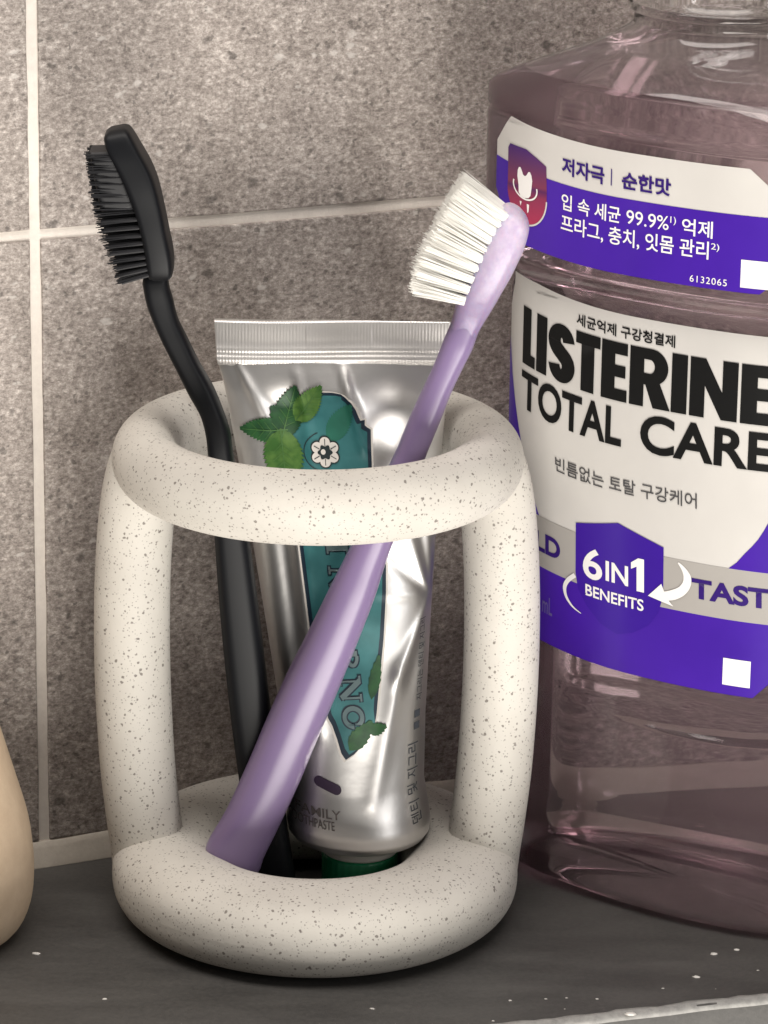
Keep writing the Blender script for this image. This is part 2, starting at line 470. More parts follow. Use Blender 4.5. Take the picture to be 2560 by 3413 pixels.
def glass(name, col, ior, rough=0.0, vol=None, dens=0.0):
    m = bpy.data.materials.new(name); m.use_nodes = True; t = m.node_tree
    for n in list(t.nodes):
        if n.type != 'OUTPUT_MATERIAL': t.nodes.remove(n)
    out = [n for n in t.nodes if n.type == 'OUTPUT_MATERIAL'][0]
    g = t.nodes.new('ShaderNodeBsdfGlass'); g.inputs['Color'].default_value = (*col, 1)
    g.inputs['IOR'].default_value = ior; g.inputs['Roughness'].default_value = rough
    t.links.new(g.outputs[0], out.inputs['Surface'])
    if vol:
        a = t.nodes.new('ShaderNodeVolumeAbsorption'); a.inputs['Color'].default_value = (*vol, 1); a.inputs['Density'].default_value = dens
        t.links.new(a.outputs[0], out.inputs['Volume'])
    return m
PET = glass('clear_plastic', (1, 1, 1), 1.32, .01)
LIQ = glass('mauve_mouthwash', (1, 1, 1), 1.27, .045, (.80, .56, .64), 11.0)
_t = LIQ.node_tree; _o = [n for n in _t.nodes if n.type == 'OUTPUT_MATERIAL'][0]; _g = [n for n in _t.nodes if n.type == 'BSDF_GLASS'][0]
_d = _t.nodes.new('ShaderNodeBsdfDiffuse'); _d.inputs['Color'].default_value = (.42, .29, .32, 1)
_m = _t.nodes.new('ShaderNodeMixShader'); _m.inputs[0].default_value = .17
_t.links.new(_g.outputs[0], _m.inputs[1]); _t.links.new(_d.outputs[0], _m.inputs[2]); _t.links.new(_m.outputs[0], _o.inputs['Surface'])
bottle = thing('mouthwash_bottle', 'large clear mouthwash bottle of mauve liquid with violet and silver labels, beside the toothbrush holder', 'mouthwash bottle', (*NC, 0))
orings = bottle_rings(0, .15, 400, 1.2)
irings = bottle_rings(-.55, .7, 196.5, 1.2)
ov, of = loft(orings, True, True); iv, if_ = loft(irings, True, True)
v, f = join([(ov, of), (iv, [q[::-1] for q in if_])])
obj('clear_shell', v, f, PET, bottle)
lr = bottle_rings(-.42, .6, 163.2, 1.2)
v, f = loft(lr, True, True); obj('mouthwash_liquid', v, f, LIQ, bottle)

def bsurf(U, z, eps):
    zz = z + np.interp(z, [0, 48.6, 70, 90], [1.9, 1.25, .45, 0]) + (2.3 * (U / 27.0) ** 2 if U < 0 else 0.0)
    q = fpt(U + np.interp(z, [60, 90], [1.1, 0]), np.interp(zz, ZP, DP) + eps)
    p = FC + q[0] * e1 + q[1] * e2
    return (p[0], p[1], zz)
def on_bottle(eps): return lambda U, z: bsurf(U, z, eps)

def film(name, c0, c1, rough):
    m, t, b = mat(name); v = coords(t)
    t.links.new(ramp(t, noise(t, v, 45, 4), [(.3, c0), (.7, c1)]).outputs[0], b.inputs['Base Color'])
    b.inputs['Roughness'].default_value = rough; b.inputs['Specular IOR Level'].default_value = .3
    b.inputs['Coat Weight'].default_value = .35; b.inputs['Coat Roughness'].default_value = .22
    bump(t, b, noise(t, v, 120, 3), .10, .0006); return m
L_SILVER = film('silver_white_label', (.53, .51, .485), (.59, .57, .54), .38)
L_GREY = film('grey_label_band', (.34, .32, .30), (.38, .36, .335), .4)
L_VIOLET = film('violet_label', (.045, .010, .27), (.058, .013, .33), .36)
L_BADGE = film('deep_violet_badge', (.036, .008, .25), (.042, .009, .28), .36)
L_INK = plain('black_ink', (.006, .006, .006), .5, Specular_IOR_Level=.2)
L_DVIOLET = plain('dark_violet_ink', (.030, .010, .14), .45, Specular_IOR_Level=.25)
L_WHITE = plain('white_ink', (.80, .78, .76), .4)
L_GREYINK = plain('grey_ink', (.06, .058, .06), .5)
L_DIMINK = plain('dim_violet_ink', (.12, .09, .27), .5)

# upper label
up_out = [(-30.2, 137.0), (-25.5, 128.9), (26.4, 128.9), (31.0, 133.0), (31.0, 145.5), (24.0, 151.75), (-26.8, 151.75), (-30.2, 146.0)]
v, f = conform(*shape(up_out), on_bottle(.10)); ul = obj('upper_label', v, f, L_SILVER, bottle)
v, f = conform(*shape([(-30.2, 137.0), (-25.5, 128.9), (26.4, 128.9), (31.0, 133.0), (31.0, 143.15), (-30.2, 143.15)]), on_bottle(.17))
obj('violet_band', v, f, L_VIOLET, ul)
m, t, b = mat('shield_print')
v_ = coords(t); sepz = t.nodes.new('ShaderNodeSeparateXYZ'); t.links.new(v_, sepz.inputs[0])
mr = t.nodes.new('ShaderNodeMapRange'); mr.inputs['From Min'].default_value = .135; mr.inputs['From Max'].default_value = .149
t.links.new(sepz.outputs['Z'], mr.inputs['Value'])
t.links.new(ramp(t, mr.outputs[0], [(.0, (.36, .03, .08)), (.35, (.24, .03, .08)), (.45, (.09, .015, .09)), (.5, (.19, .035, .08)), (.75, (.11, .028, .10)), (1, (.05, .012, .14))]).outputs[0], b.inputs['Base Color'])
b.inputs['Roughness'].default_value = .35
L_SHIELD = m
sh_out = [(-26.9, 145.9), (-26.4, 146.8), (-22.2, 147.1), (-19.4, 146.2), (-17.2, 145.3), (-16.9, 140.2)] + arc(-21.9, 138.8, 5.0, 5.8, 10, -190, 30)[1:]
v, f = conform(*shape(sh_out), on_bottle(.23)); shield = obj('shield_emblem', v, f, L_SHIELD, ul)
v, f = conform(*shape(stroke(arc(-21.9, 133.0 + 5.7, 5.0, 5.8, 0, -110, 24), .32)), on_bottle(.27), .6); obj('emblem_edge', v, f, L_SILVER, ul)
tooth = [(-23.9, 143.2), (-23.5, 143.3), (-23.1, 142.7), (-22.8, 142.1), (-22.3, 141.95), (-21.9, 142.3), (-21.5, 143.0), (-21.1, 143.15), (-20.7, 142.6), (-20.45, 141.6), (-20.6, 140.2), (-20.8, 138.7), (-21.3, 138.1), (-22.3, 137.8), (-23.3, 137.9), (-23.8, 138.4), (-23.9, 139.8), (-24.25, 141.4), (-24.2, 142.5)]
parts = [conform(*shape(tooth), on_bottle(.30), .6, .8)]
parts.append(conform(*shape(stroke(arc(-22.2, 139.9, 3.0, 2.25, 165, 375, 30), .32)), on_bottle(.34), .6, .8))
parts.append(conform(*shape([(-23.5, 136.9), (-23.0, 136.9), (-23.25, 136.0)]), on_bottle(.30), .6))
parts.append(conform(*shape([(-21.7, 136.9), (-21.1, 136.9), (-21.2, 135.5), (-21.5, 135.2)]), on_bottle(.30), .6))
v, f = join(parts); obj('tooth_emblem', v, f, L_WHITE, ul)
parts = [conform(*text('저자극', -13.55, -4.0, 145.0, 148.3, .03), on_bottle(.24), .7),
         conform(*shape([(-2.62, 145.15), (-2.40, 145.15), (-2.40, 148.2), (-2.62, 148.2)]), on_bottle(.24), .7),
         conform(*text('순한맛', -.3, 9.7, 144.9, 148.1, .03), on_bottle(.24), .7)]
v, f = join(parts); obj('lettering', v, f, L_DVIOLET, ul)
parts = [conform(*text('입 속 세균', -13.4, -.35, 138.35, 141.45, .012), on_bottle(.24), .7),
         conform(*text('99.9%', .9, 9.5, 138.6, 141.2, .004), on_bottle(.24), .7),
         conform(*text('1)', 9.8, 10.9, 139.7, 141.3, .0), on_bottle(.24), .7),
         conform(*text('억제', 12.1, 17.9, 138.2, 141.35, .012), on_bottle(.24), .7),
         conform(*text('프라그, 충치, 잇몸 관리', -13.4, 17.3, 134.1, 137.6, .012), on_bottle(.24), .7),
         conform(*text('2)', 17.7, 19.2, 135.9, 137.4, .0), on_bottle(.24), .7),
         conform(*text('6132065', 13.95, 20.8, 129.75, 131.0, .0, 1.15), on_bottle(.24), .7),
         conform(*shape([(23.15, 129.9), (28.6, 129.9), (28.6, 135.05), (23.15, 135.05)]), on_bottle(.24), .9)]
v, f = join(parts); obj('white_lettering', v, f, L_WHITE, ul)

# lower label
lo_out = [(-33.5, 53.5), (-28.5, 48.4), (26.0, 48.4), (31.5, 54.5), (31.5, 119.7), (-31.0, 119.7), (-33.5, 112)]
v, f = conform(*shape(lo_out), on_bottle(.10)); ll = obj('lower_label', v, f, L_SILVER, bottle)
rc = [(20.8, 74.2), (22.4, 75.6), (23.8, 77.4), (25.2, 79.0), (26.5, 80.7), (27.6, 82.6), (28.5, 84.4), (29.6, 87.5), (30.6, 92), (31.5, 100)]
lc = [(-22.6, 74.2), (-24.0, 76.8), (-25.3, 79.5), (-26.6, 82.6), (-27.6, 85.4), (-28.8, 89.0), (-30.4, 93.8), (-31.8, 98.5), (-33.5, 106)]
parts = [conform(*shape([(31.5, 74.2), (31.5, 100)] + rc[::-1][1:]), on_bottle(.17)),
         conform(*shape([(-33.5, 74.2)] + lc + [(-33.5, 106.2)]), on_bottle(.17)),
         conform(*shape([(-33.5, 53.5), (-28.5, 48.4), (26.0, 48.4), (31.5, 54.5), (31.5, 63.8), (-33.5, 63.8)]), on_bottle(.17))]
v, f = join(parts); obj('violet_band', v, f, L_VIOLET, ll)
v, f = conform(*shape([(-33.5, 63.8), (31.5, 63.8), (31.5, 74.2), (-33.5, 74.2)]), on_bottle(.17)); obj('grey_band', v, f, L_GREY, ll)
badge = [(-12.8, 76.2), (-2.7, 78.85), (7.45, 76.0), (7.35, 66.2), (6.3, 62.5), (4.1, 59.4), (.8, 57.2), (-2.9, 56.0), (-6.7, 57.2), (-10.2, 60.0), (-12.3, 62.8), (-12.9, 66.0)]
v, f = conform(*shape(badge), on_bottle(.23)); obj('badge', v, f, L_BADGE, ll)
# heavy condensed capitals, drawn by hand
LB_, LT_ = 102.9, 114.2; HH = LT_ - LB_
def box(x0, x1, y0, y1): return [(x0, y0), (x1, y0), (x1, y1), (x0, y1)]
def heavy(ch, x0, x1):
    s = 3.15 if x1 - x0 > 5 else 2.5; bt = 2.3
    if ch == 'L': return [[(x0, LB_), (x1, LB_), (x1, LB_ + bt), (x0 + s, LB_ + bt), (x0 + s, LT_), (x0, LT_)]]
    if ch == 'I': return [box(x0, x1, LB_, LT_)]
    if ch == 'T':
        c = (x0 + x1) / 2
        return [[(c - s / 2, LB_), (c + s / 2, LB_), (c + s / 2, LT_ - bt), (x1, LT_ - bt), (x1, LT_), (x0, LT_), (x0, LT_ - bt), (c - s / 2, LT_ - bt)]]
    if ch == 'E':
        ym = (LB_ + LT_) / 2 + .1; b2 = 1.15
        return [[(x0, LB_), (x1, LB_), (x1, LB_ + bt), (x0 + s, LB_ + bt), (x0 + s, ym - b2), (x1 - .4, ym - b2), (x1 - .4, ym + b2), (x0 + s, ym + b2), (x0 + s, LT_ - bt), (x1, LT_ - bt), (x1, LT_), (x0, LT_)]]
    if ch == 'N':
        q = 3.05
        return [[(x0, LB_), (x0 + q, LB_), (x0 + q, LT_ - 5.2), (x1 - q - .1, LB_), (x1, LB_), (x1, LT_), (x1 - q, LT_), (x1 - q, LB_ + 5.2), (x0 + q + .1, LT_), (x0, LT_)]]
    if ch == 'R':
        ry = 3.45; cy = LT_ - ry; rx = 3.6; cx = x1 - rx - .3
        out = [(x0, LB_), (x0 + s, LB_), (x0 + s, LB_ + 4.3), (x0 + s + .35, LB_ + 4.3), (x1 - s - .25, LB_), (x1 + .3, LB_), (x1 - 2.0, LB_ + 4.9)]
        out += arc(cx, cy, rx, ry, -62, 90, 18) + [(x0, LT_)]
        hole = [(x0 + s, cy - 1.35)] + arc(cx - .35, cy, 1.05, 1.35, -90, 90, 12) + [(x0 + s, cy + 1.35)]
        return [out, hole[::-1]]
    if ch == 'S':
        c = (x0 + x1) / 2; w = x1 - x0
        th = 2.55; rx = w / 2 - 1.62; r1 = HH / 4 - .72
        yt = LT_ - th / 2 - r1 + .0; yb = LB_ + th / 2 + r1
        top = [(c + (rx + .1) * math.cos(math.radians(a)), yt + r1 * math.sin(math.radians(a))) for a in np.linspace(5, 200, 20)]
        bot = [(c + (rx + .1) * math.cos(math.radians(a)), yb + r1 * math.sin(math.radians(a))) for a in np.linspace(20, -175, 20)]
        m0, m1 = np.array(top[-1]), np.array(bot[0])
        midp = [tuple(m0 + (m1 - m0) * q + np.array([(-.5 if q < .5 else .5) * math.sin(q * 2 * math.pi) ** 2 * .5, 0])) for q in np.linspace(.15, .85, 8)]
        path = top + midp + bot
        wd = np.interp(np.linspace(0, 1, len(path)), [0, .18, .35, .5, .65, .82, 1], [3.0, th, 3.3, 3.2, 3.3, th, 3.0])
        return [stroke(path, wd)]
parts = []
for ch, x0, x1 in (('L', -28.1, -24.3), ('I', -23.9, -21.0), ('S', -20.5, -13.8), ('T', -13.5, -7.6), ('E', -7.25, -1.3), ('R', -.75, 7.9), ('I', 8.35, 11.65), ('N', 12.2, 21.8), ('E', 22.4, 28.9)):
    parts.append(conform(*shape(*heavy(ch, x0, x1)), on_bottle(.24), .9, 4))
parts.append(conform(*text('TOTAL', -28.2, -2.2, 94.05, 101.6, .026), on_bottle(.24), .9, 4))
parts.append(conform(*text('CARE', 2.0, 29.2, 94.05, 101.6, .026), on_bottle(.24), .9, 4))
parts.append(conform(*text('세균억제 구강청결제', -13.55, 8.85, 115.2, 117.55, .018), on_bottle(.24), .7))
v, f = join(parts); obj('lettering', v, f, L_INK, ll)
v, f = conform(*text('빈틈없는 토탈 구강케어', -18.1, 14.4, 85.0, 88.0, .006), on_bottle(.24), .7); obj('small_lettering', v, f, L_GREYINK, ll)
parts = [conform(*text('6', -11.0, -6.35, 65.8, 72.2, .018), on_bottle(.30), .8),
         conform(*text('IN', -5.55, -.35, 66.5, 70.6, .022), on_bottle(.30), .8),
         conform(*shape([(1.55, 66.0), (3.2, 66.0), (3.2, 72.75), (1.9, 72.75), (.3, 71.6), (.3, 70.3), (1.55, 71.0)]), on_bottle(.30), .8),
         conform(*text('BENEFITS', -10.4, 3.1, 62.1, 64.5, .018), on_bottle(.30), .8)]
# swirling arrows either side of the badge
pr = [(10.6, 73.6), (11.8, 72.4), (12.5, 71.0), (12.3, 69.4), (11.2, 67.9), (9.4, 66.8), (7.6, 66.2)]
K = resample([(x, y, 0) for x, y in pr], 26)[:, :2]
wd_ = np.interp(np.linspace(0, 1, 26), [0, .3, .8, 1], [.25, 1.6, 2.0, 1.8])
parts.append(conform(*shape(stroke(K, wd_)), on_bottle(.30), .8))
parts.append(conform(*shape([(4.1, 65.6), (9.6, 64.5), (8.2, 65.9), (7.0, 68.6)]), on_bottle(.34), .8))
pl = [(-13.0, 65.4), (-14.8, 63.7), (-15.6, 62.0), (-15.2, 60.2), (-13.6, 58.7), (-11.4, 57.9)]
K = resample([(x, y, 0) for x, y in pl], 26)[:, :2]
wd_ = np.interp(np.linspace(0, 1, 26), [0, .4, 1], [.9, .9, .12])
parts.append(conform(*shape(stroke(K, wd_)), on_bottle(.30), .8))
v, f = join(parts); obj('white_lettering', v, f, L_WHITE, ll)
for w_, a_, b_ in (('TASTE', 13.3, 32.0), ('MILD', -29.5, -16.8)):
    v, f = conform(*text(w_, a_, b_, 67.0, 71.1, .035), on_bottle(.24), .8); obj('violet_lettering', v, f, L_DVIOLET, ll)
v, f = conform(*shape(box(20.0, 25.4, 50.4, 55.9)), on_bottle(.24), .8); obj('white_patch', v, f, L_WHITE, ll)
v, f = conform(*text('mL', -21.5, -18.8, 54.6, 58.2, .01), on_bottle(.24), .8); obj('faint_lettering', v, f, L_DIMINK, ll)

# ------------------------------------------------------------------ toothpaste tube
A0 = np.array([8.7, 2.0, 12.0]); A1 = np.array([2.3, 9.0, 116.0])
TZ = [14.2, 14.6, 15.4, 16.8, 19, 22, 27, 40, 60, 76, 92, 103, 107.5, 109, 116]
TW = [7.8, 10.5, 12.6, 13.7, 14.0, 13.7, 13.1, 14.0, 16.0, 17.7, 19.6, 21.0, 21.9, 22.1, 22.15]
TD = [7.8, 10.5, 12.6, 13.6, 13.8, 13.4, 12.4, 11.2, 9.0, 7.0, 4.6, 2.3, .9, .5, .45]
def tc(z): q = (z - 12) / 104; return A0 + (A1 - A0) * q
def sm(z, T): return np.interp(z, TZ, T)
def ridge(x, z, x0, z0, x1, z1, w, amp, taper=True):
    """a fold along a segment: + is outwards"""
    d = np.array([x1 - x0, z1 - z0]); L = np.hypot(*d); d = d / L
    s = (x - x0) * d[0] + (z - z0) * d[1]; n = -(x - x0) * d[1] + (z - z0) * d[0]
    ss = np.clip(s / L, 0, 1); ww = w * (.35 + .65 * ss) if taper else w
    end = np.exp(-((s - ss * L) / 2.5) ** 2)
    return amp * np.exp(-(n / ww) ** 2) * end * (1 - .5 * ss)
def dent(l, z):
    """crumples of the front foil in mm, + outwards"""
    a = 0.0
    a += ridge(l, z, 1.5, 107, 4.5, 94, 1.3, 1.5)             # pleat under the crimp
    a -= 1.5 * np.exp(-((l - 10) / 5.5) ** 2 - ((z - 100) / 5.5) ** 2)
    a += 1.3 * np.exp(-((l - 11) / 4.0) ** 2 - ((z - 92) / 5.0) ** 2)
    a -= 1.4 * np.exp(-((l + 9) / 4.5) ** 2 - ((z - 99) / 5.0) ** 2)
    a += ridge(l, z, -18, 107, -13, 97, 1.6, 1.1)
    a += ridge(l, z, -7, 105, -5, 92, 1.5, .7)
    for (x1, z1, am) in ((11, 82, .9), (14, 84, -.8), (9, 72, -.9), (9.5, 50, 1.2), (11.8, 48, -.8), (7, 66, .5)):
        a += ridge(l, z, 16.2, 64, x1, z1, 1.4, am)            # folds spreading from a pinch at the right edge
    a -= 1.0 * np.exp(-((l - 16.2) / 2.0) ** 2 - ((z - 64) / 2.5) ** 2)
    a += ridge(l, z, 9.5, 50, 3.5, 27, 1.6, .8, False)
    a += ridge(l, z, -8.6, 78, -6.2, 40, 1.2, .8, False) - ridge(l, z, -11.5, 78, -9, 40, 1.3, .6, False)
    a *= 1.35
    a += .22 * math.sin(z * .31 + l * .2) * math.exp(-((z - 60) / 30) ** 2)
    return float(a)
def tube_pt(l, z, eps=0.0):
    c = tc(z); w = sm(z, TW); d = sm(z, TD); q = min(max(l / w, -1), 1)
    return np.array([c[0] + l, c[1] - d * math.sqrt(max(0, 1 - q * q)) - dent(l, z) * min(1, d / 3.0) * (1 - q ** 4) - eps, z])
def on_tube(eps): return lambda l, z: tuple(tube_pt(l, z, eps))
def tube_inv(px, py):
    v = np.array([0.0, 60.0])
    for i in range(40):
        r = proj(tube_pt(*v)) - [px, py]
        J = np.array([(proj(tube_pt(*(v + h))) - [px, py] - r) / .2 for h in ([.2, 0], [0, .2])]).T
        dv = np.linalg.solve(J.T @ J + 1e-2 * np.eye(2), J.T @ r); v = v - np.clip(dv, -6, 6)
        wz = sm(v[1], TW) * .98; v[0] = np.clip(v[0], -wz, wz); v[1] = np.clip(v[1], 13, 110)
    return tuple(v)
def PX(pts): return [tube_inv(*p) for p in pts]

m, t, b = mat('brushed_foil'); v_ = coords(t)
t.links.new(ramp(t, noise(t, v_, 70, 4), [(.3, (.72, .705, .69)), (.7, (.80, .785, .77))]).outputs[0], b.inputs['Base Color'])
b.inputs['Metallic'].default_value = 1.0; b.inputs['Roughness'].default_value = .40
bump(t, b, noise(t, v_, 160, 3), .10, .0008); FOIL = m
m, t, b = mat('crimped_foil'); v_ = coords(t)
wv = N(t, 'ShaderNodeTexWave', Scale=520.0, Distortion=.4); t.links.new(v_, wv.inputs['Vector'])
b.inputs['Base Color'].default_value = (.74, .715, .69, 1); b.inputs['Metallic'].default_value = .7; b.inputs['Roughness'].default_value = .42
bump(t, b, wv.outputs['Fac'], .12, .0003); CRIMP = m

tube = thing('toothpaste_tube', 'crumpled silver toothpaste tube with teal panel and green leaves standing cap down in the holder', 'toothpaste', (8.7, 2, 0.2))
nth = 160; th = np.linspace(0, 2 * np.pi, nth, endpoint=False)
zs = list(np.linspace(14.2, 18.5, 14)) + list(np.linspace(19.2, 108.6, 130))
rings = []
for z in zs:
    c = tc(z); w = sm(z, TW); d = sm(z, TD); r = []
    for a in th:
        l = -w * math.cos(a); s = math.sin(a)
        if s >= 0: p = tube_pt(l, z); r.append(p)
        else: r.append(np.array([c[0] + l, c[1] - d * s, z]))
    rings.append(np.array(r)[::-1])
v, f = loft(rings[::1]); body = obj('tube_body', v, f, FOIL, tube)
# flattened, folded end
rings = []
for z, dd in ((107.6, .55), (108.4, .8), (108.9, 1.15), (109.4, .75), (109.8, .62), (110.2, .62), (110.6, .85), (111.0, .55), (112.5, .5), (114, .5), (115.6, .5), (116.0, .42)):
    c = tc(z); w = sm(z, TW) + .05
    n = 220; l = np.linspace(-w, w, n)
    rip = .010 * np.sin(l * 2 * np.pi / .75) if 111.4 < z < 115.8 else 0 * l
    inbox = (l > -5) & (l < 7.2) & (z > 111.5) & (z < 115.2)
    rip = np.where(inbox, .12, rip)
    wave = .25 * np.sin(l * .22 + 1) * (z - 107) / 9
    fr = np.stack([c[0] + l, c[1] - dd - rip + wave, np.full(n, z) + .25 * np.sin(l * .1)], 1)
    bk = np.stack([c[0] + l, c[1] + dd + wave, np.full(n, z)], 1)
    rings.append(np.concatenate([fr, bk[::-1]]))
v, f = loft(rings); obj('crimp', v, f, CRIMP, tube, True)
# collar and cap
v, f = lathe([(6.2, 11.6), (7.2, 11.9), (7.5, 12.4), (7.4, 13.2), (8.6, 13.6), (8.8, 14.1), (6.5, 14.5)], (8.7, 2.0), 64); obj('collar', v, f, plain('white_plastic', (.7, .69, .64), .35), tube)
cp = []
n = 120; a = np.linspace(0, 2 * np.pi, n, endpoint=False)
rings = []
for r, z in ((6.4, .2), (7.2, .5), (7.45, 1.3), (7.45, 11.2), (7.1, 11.8), (6.0, 11.95)):
    rr = r - (.12 * (np.arange(n) % 4 < 2) if 1.0 < z < 11.4 else 0)
    rings.append(np.stack([8.7 + rr * np.cos(a), 2 + rr * np.sin(a), np.full(n, z)], 1))
v, f = loft(rings); obj('cap', v, f, plain('green_cap_plastic', (.004, .21, .085), .35), tube)

# printed front: panel, leaves, flower, lettering
def print_mat(name, c0, c1, sc_=120, rough=.34):
    m, t, b = mat(name); v = coords(t)
    t.links.new(ramp(t, noise(t, v, sc_, 3), [(.35, c0), (.65, c1)]).outputs[0], b.inputs['Base Color'])
    b.inputs['Metallic'].default_value = .15; b.inputs['Roughness'].default_value = .42; return m
TEAL = print_mat('teal_print', (.016, .095, .100), (.040, .165, .172))
NAVY = print_mat('navy_print', (.004, .014, .028), (.006, .02, .036))
PALE = plain('pale_line_print', (.55, .52, .48), .4)
LEAFD = print_mat('dark_leaf_print', (.008, .042, .015), (.018, .080, .022), 400)
LEAFL = print_mat('light_leaf_print', (.030, .095, .016), (.085, .17, .035), 350)
def panel(inset):
    R_ = [(1060, 1303), (1100, 1304), (1128, 1309), (1155, 1322), (1177, 1338), (1192, 1360), (1203, 1387), (1208, 1396), (1222, 1394), (1222, 1412), (1231, 1420), (1242, 1427), (1243, 1480), (1246, 1560), (1262, 1680), (1280, 1790), (1293, 1886), (1293, 1980), (1285, 2132), (1272, 2270), (1262, 2385), (1240, 2440), (1205, 2490), (1175, 2522), (1147, 2541)]
    L_ = [(1133, 2520), (1118, 2470), (1102, 2425), (1088, 2400), (1062, 2280), (1045, 2190), (1027, 2099), (1010, 1960), (993, 1824), (978, 1720), (965, 1600), (950, 1500), (945, 1440), (960, 1390), (985, 1345), (1020, 1315)]
    p = np.array(PX(R_ + L_)); c = np.column_stack([np.interp(p[:, 1], [30, 100], [5, 1]), p[:, 1]])
    d = p - c
    q = p - np.column_stack([np.sign(d[:, 0]) * np.minimum(inset, abs(d[:, 0])), np.zeros(len(p))])
    ztop, zbot = p[:, 1].max(), p[:, 1].min()
    q[:, 1] = zbot + inset * 1.5 + (q[:, 1] - zbot) * (ztop - zbot - 2.2 * inset) / (ztop - zbot)
    return [tuple(x) for x in q]
v, f = conform(*shape(panel(0)), on_tube(.10), .4, .4); pan = obj('printed_panel', v, f, PALE, body)
v, f = conform(*shape(panel(.35)), on_tube(.17), .4, .4); obj('panel_border', v, f, NAVY, body)
v, f = conform(*shape(panel(1.05)), on_tube(.24), .4, .4); obj('panel_field', v, f, TEAL, body)
def leaf(base, tip, wid, n=30, jag=.085):
    b_, t_ = np.array(tube_inv(*base)), np.array(tube_inv(*tip)); d = t_ - b_; L = np.hypot(*d); d /= L; nn = np.array([-d[1], d[0]])
    up, dn = [], []
    for i in range(n + 1):
        s = i / n; w = wid * (math.sin(math.pi * min(1, s ** .75 + .001)) ** .8) * (1 + (jag if i % 2 else -jag)) / 2
        sl = s * L + (.35 if i % 2 else 0)
        up.append(tuple(b_ + d * sl + nn * w)); dn.append(tuple(b_ + d * sl - nn * w))
    return up + dn[::-1][1:-1]
parts = [conform(*shape(leaf((960, 1450), (905, 1290 + 60), 3.0, 12)), on_tube(0.34), .5, .5),
         conform(*shape(leaf((965, 1430), (800, 1425), 4.6)), on_tube(0.37), .5, .5),
         conform(*shape(leaf((940, 1460), (985, 1285), 5.4)), on_tube(0.40), .5, .5)]
v, f = join(parts); obj('dark_leaves', v, f, LEAFD, body)
parts = [conform(*shape(leaf((985, 1400), (1070, 1284), 4.4)), on_tube(0.46), .5, .5),
         conform(*shape(leaf((935, 1425), (960, 1640), 7.4)), on_tube(0.43), .5, .5)]
v, f = join(parts); obj('light_leaves', v, f, LEAFL, body)
def vein(base, tip, eps):
    b_, t_ = np.array(tube_inv(*base)), np.array(tube_inv(*tip)); d = t_ - b_; L = np.hypot(*d); d /= L; nn = np.array([-d[1], d[0]])
    out = [conform(*shape(stroke([tuple(b_ + d * L * q) for q in np.linspace(.03, .95, 8)], np.linspace(.22, .06, 8))), on_tube(eps), 1, 1)]
    for q in (.22, .36, .5, .64):
        for sg in (-1, 1):
            p0 = b_ + d * L * q; p1 = p0 + d * L * .13 + nn * sg * L * .17 * math.sin(math.pi * q ** .7)
            out.append(conform(*shape(stroke([tuple(p0 + (p1 - p0) * k) for k in np.linspace(.04, 1, 4)], .09)), on_tube(eps + .01), 1, 1))
    return out
parts = vein((965, 1430), (800, 1425), .56) + vein((940, 1460), (985, 1285), .58) + vein((985, 1400), (1070, 1284), .60) + vein((935, 1425), (960, 1640), .62)
v, f = join(parts); obj('leaf_veins', v, f, print_mat('leaf_vein_print', (.045, .12, .03), (.07, .16, .045), 300), body)
v, f = conform(*shape(leaf((1096, 1470), (1170, 1350), 4.0)), on_tube(.30), .5, .5); obj('deep_teal_leaf', v, f, print_mat('deep_teal_leaf_print', (.012, .09, .06), (.02, .13, .09)), body)  # leaf printed in deep teal on the panel
parts = []
for base, tip, w_ in (((1225, 2440), (1288, 2418), 2.4), ((1238, 2330), (1264, 2180), 2.2), ((1165, 2500), (1240, 2400), 3.4)):
    parts.append(conform(*shape(leaf(base, tip, w_, 12)), on_tube(.34 + .03 * len(parts)), .5, .5))
v, f = join(parts); obj('lower_leaves', v, f, LEAFD, body)
fc = np.array(tube_inv(1084, 1505))
parts = []; dk = []
for k in range(6):
    a = math.radians(60 * k + 30); c = fc + 1.75 * np.array([math.cos(a), math.sin(a)])
    dk.append(conform(*shape([(c[0] + 1.22 * math.cos(q), c[1] + 1.22 * math.sin(q)) for q in np.linspace(0, 2 * math.pi, 18, endpoint=False)]), on_tube(.38 + .012 * k), 1, 1))
    parts.append(conform(*shape([(c[0] + .98 * math.cos(q), c[1] + .98 * math.sin(q)) for q in np.linspace(0, 2 * math.pi, 18, endpoint=False)]), on_tube(.48 + .012 * k), 1, 1))
parts.append(conform(*shape([(fc[0] - .35 + .45 * math.cos(q), fc[1] + .1 + .5 * math.sin(q)) for q in np.linspace(0, 2 * math.pi, 16, endpoint=False)]), on_tube(.66), 1, 1))
dk.append(conform(*shape([(fc[0] + 1.25 * math.cos(q) * (1 + .15 * math.cos(6 * q)), fc[1] + 1.25 * math.sin(q) * (1 + .15 * math.cos(6 * q))) for q in np.linspace(0, 2 * math.pi, 40, endpoint=False)]), on_tube(.60), 1, 1))
dk.append(conform(*shape(stroke([(fc[0] + 4.0 * math.cos(q), fc[1] + 3.6 * math.sin(q)) for q in np.linspace(1.9, 4.6, 30)], .16)), on_tube(.34), .5, .5))
for k in range(6):
    a = math.radians(60 * k + 30); c0_ = fc + 1.2 * np.array([math.cos(a), math.sin(a)]); c1_ = fc + 2.4 * np.array([math.cos(a), math.sin(a)])
    dk.append(conform(*shape(stroke([c0_ + (c1_ - c0_) * q for q in np.linspace(0, 1, 4)], .14)), on_tube(.58), 1, 1))
v, f = join(dk); obj('flower_outline', v, f, plain('dark_line_print', (.012, .02, .022), .4), body)
v, f = join(parts); obj('flower', v, f, PALE, body)
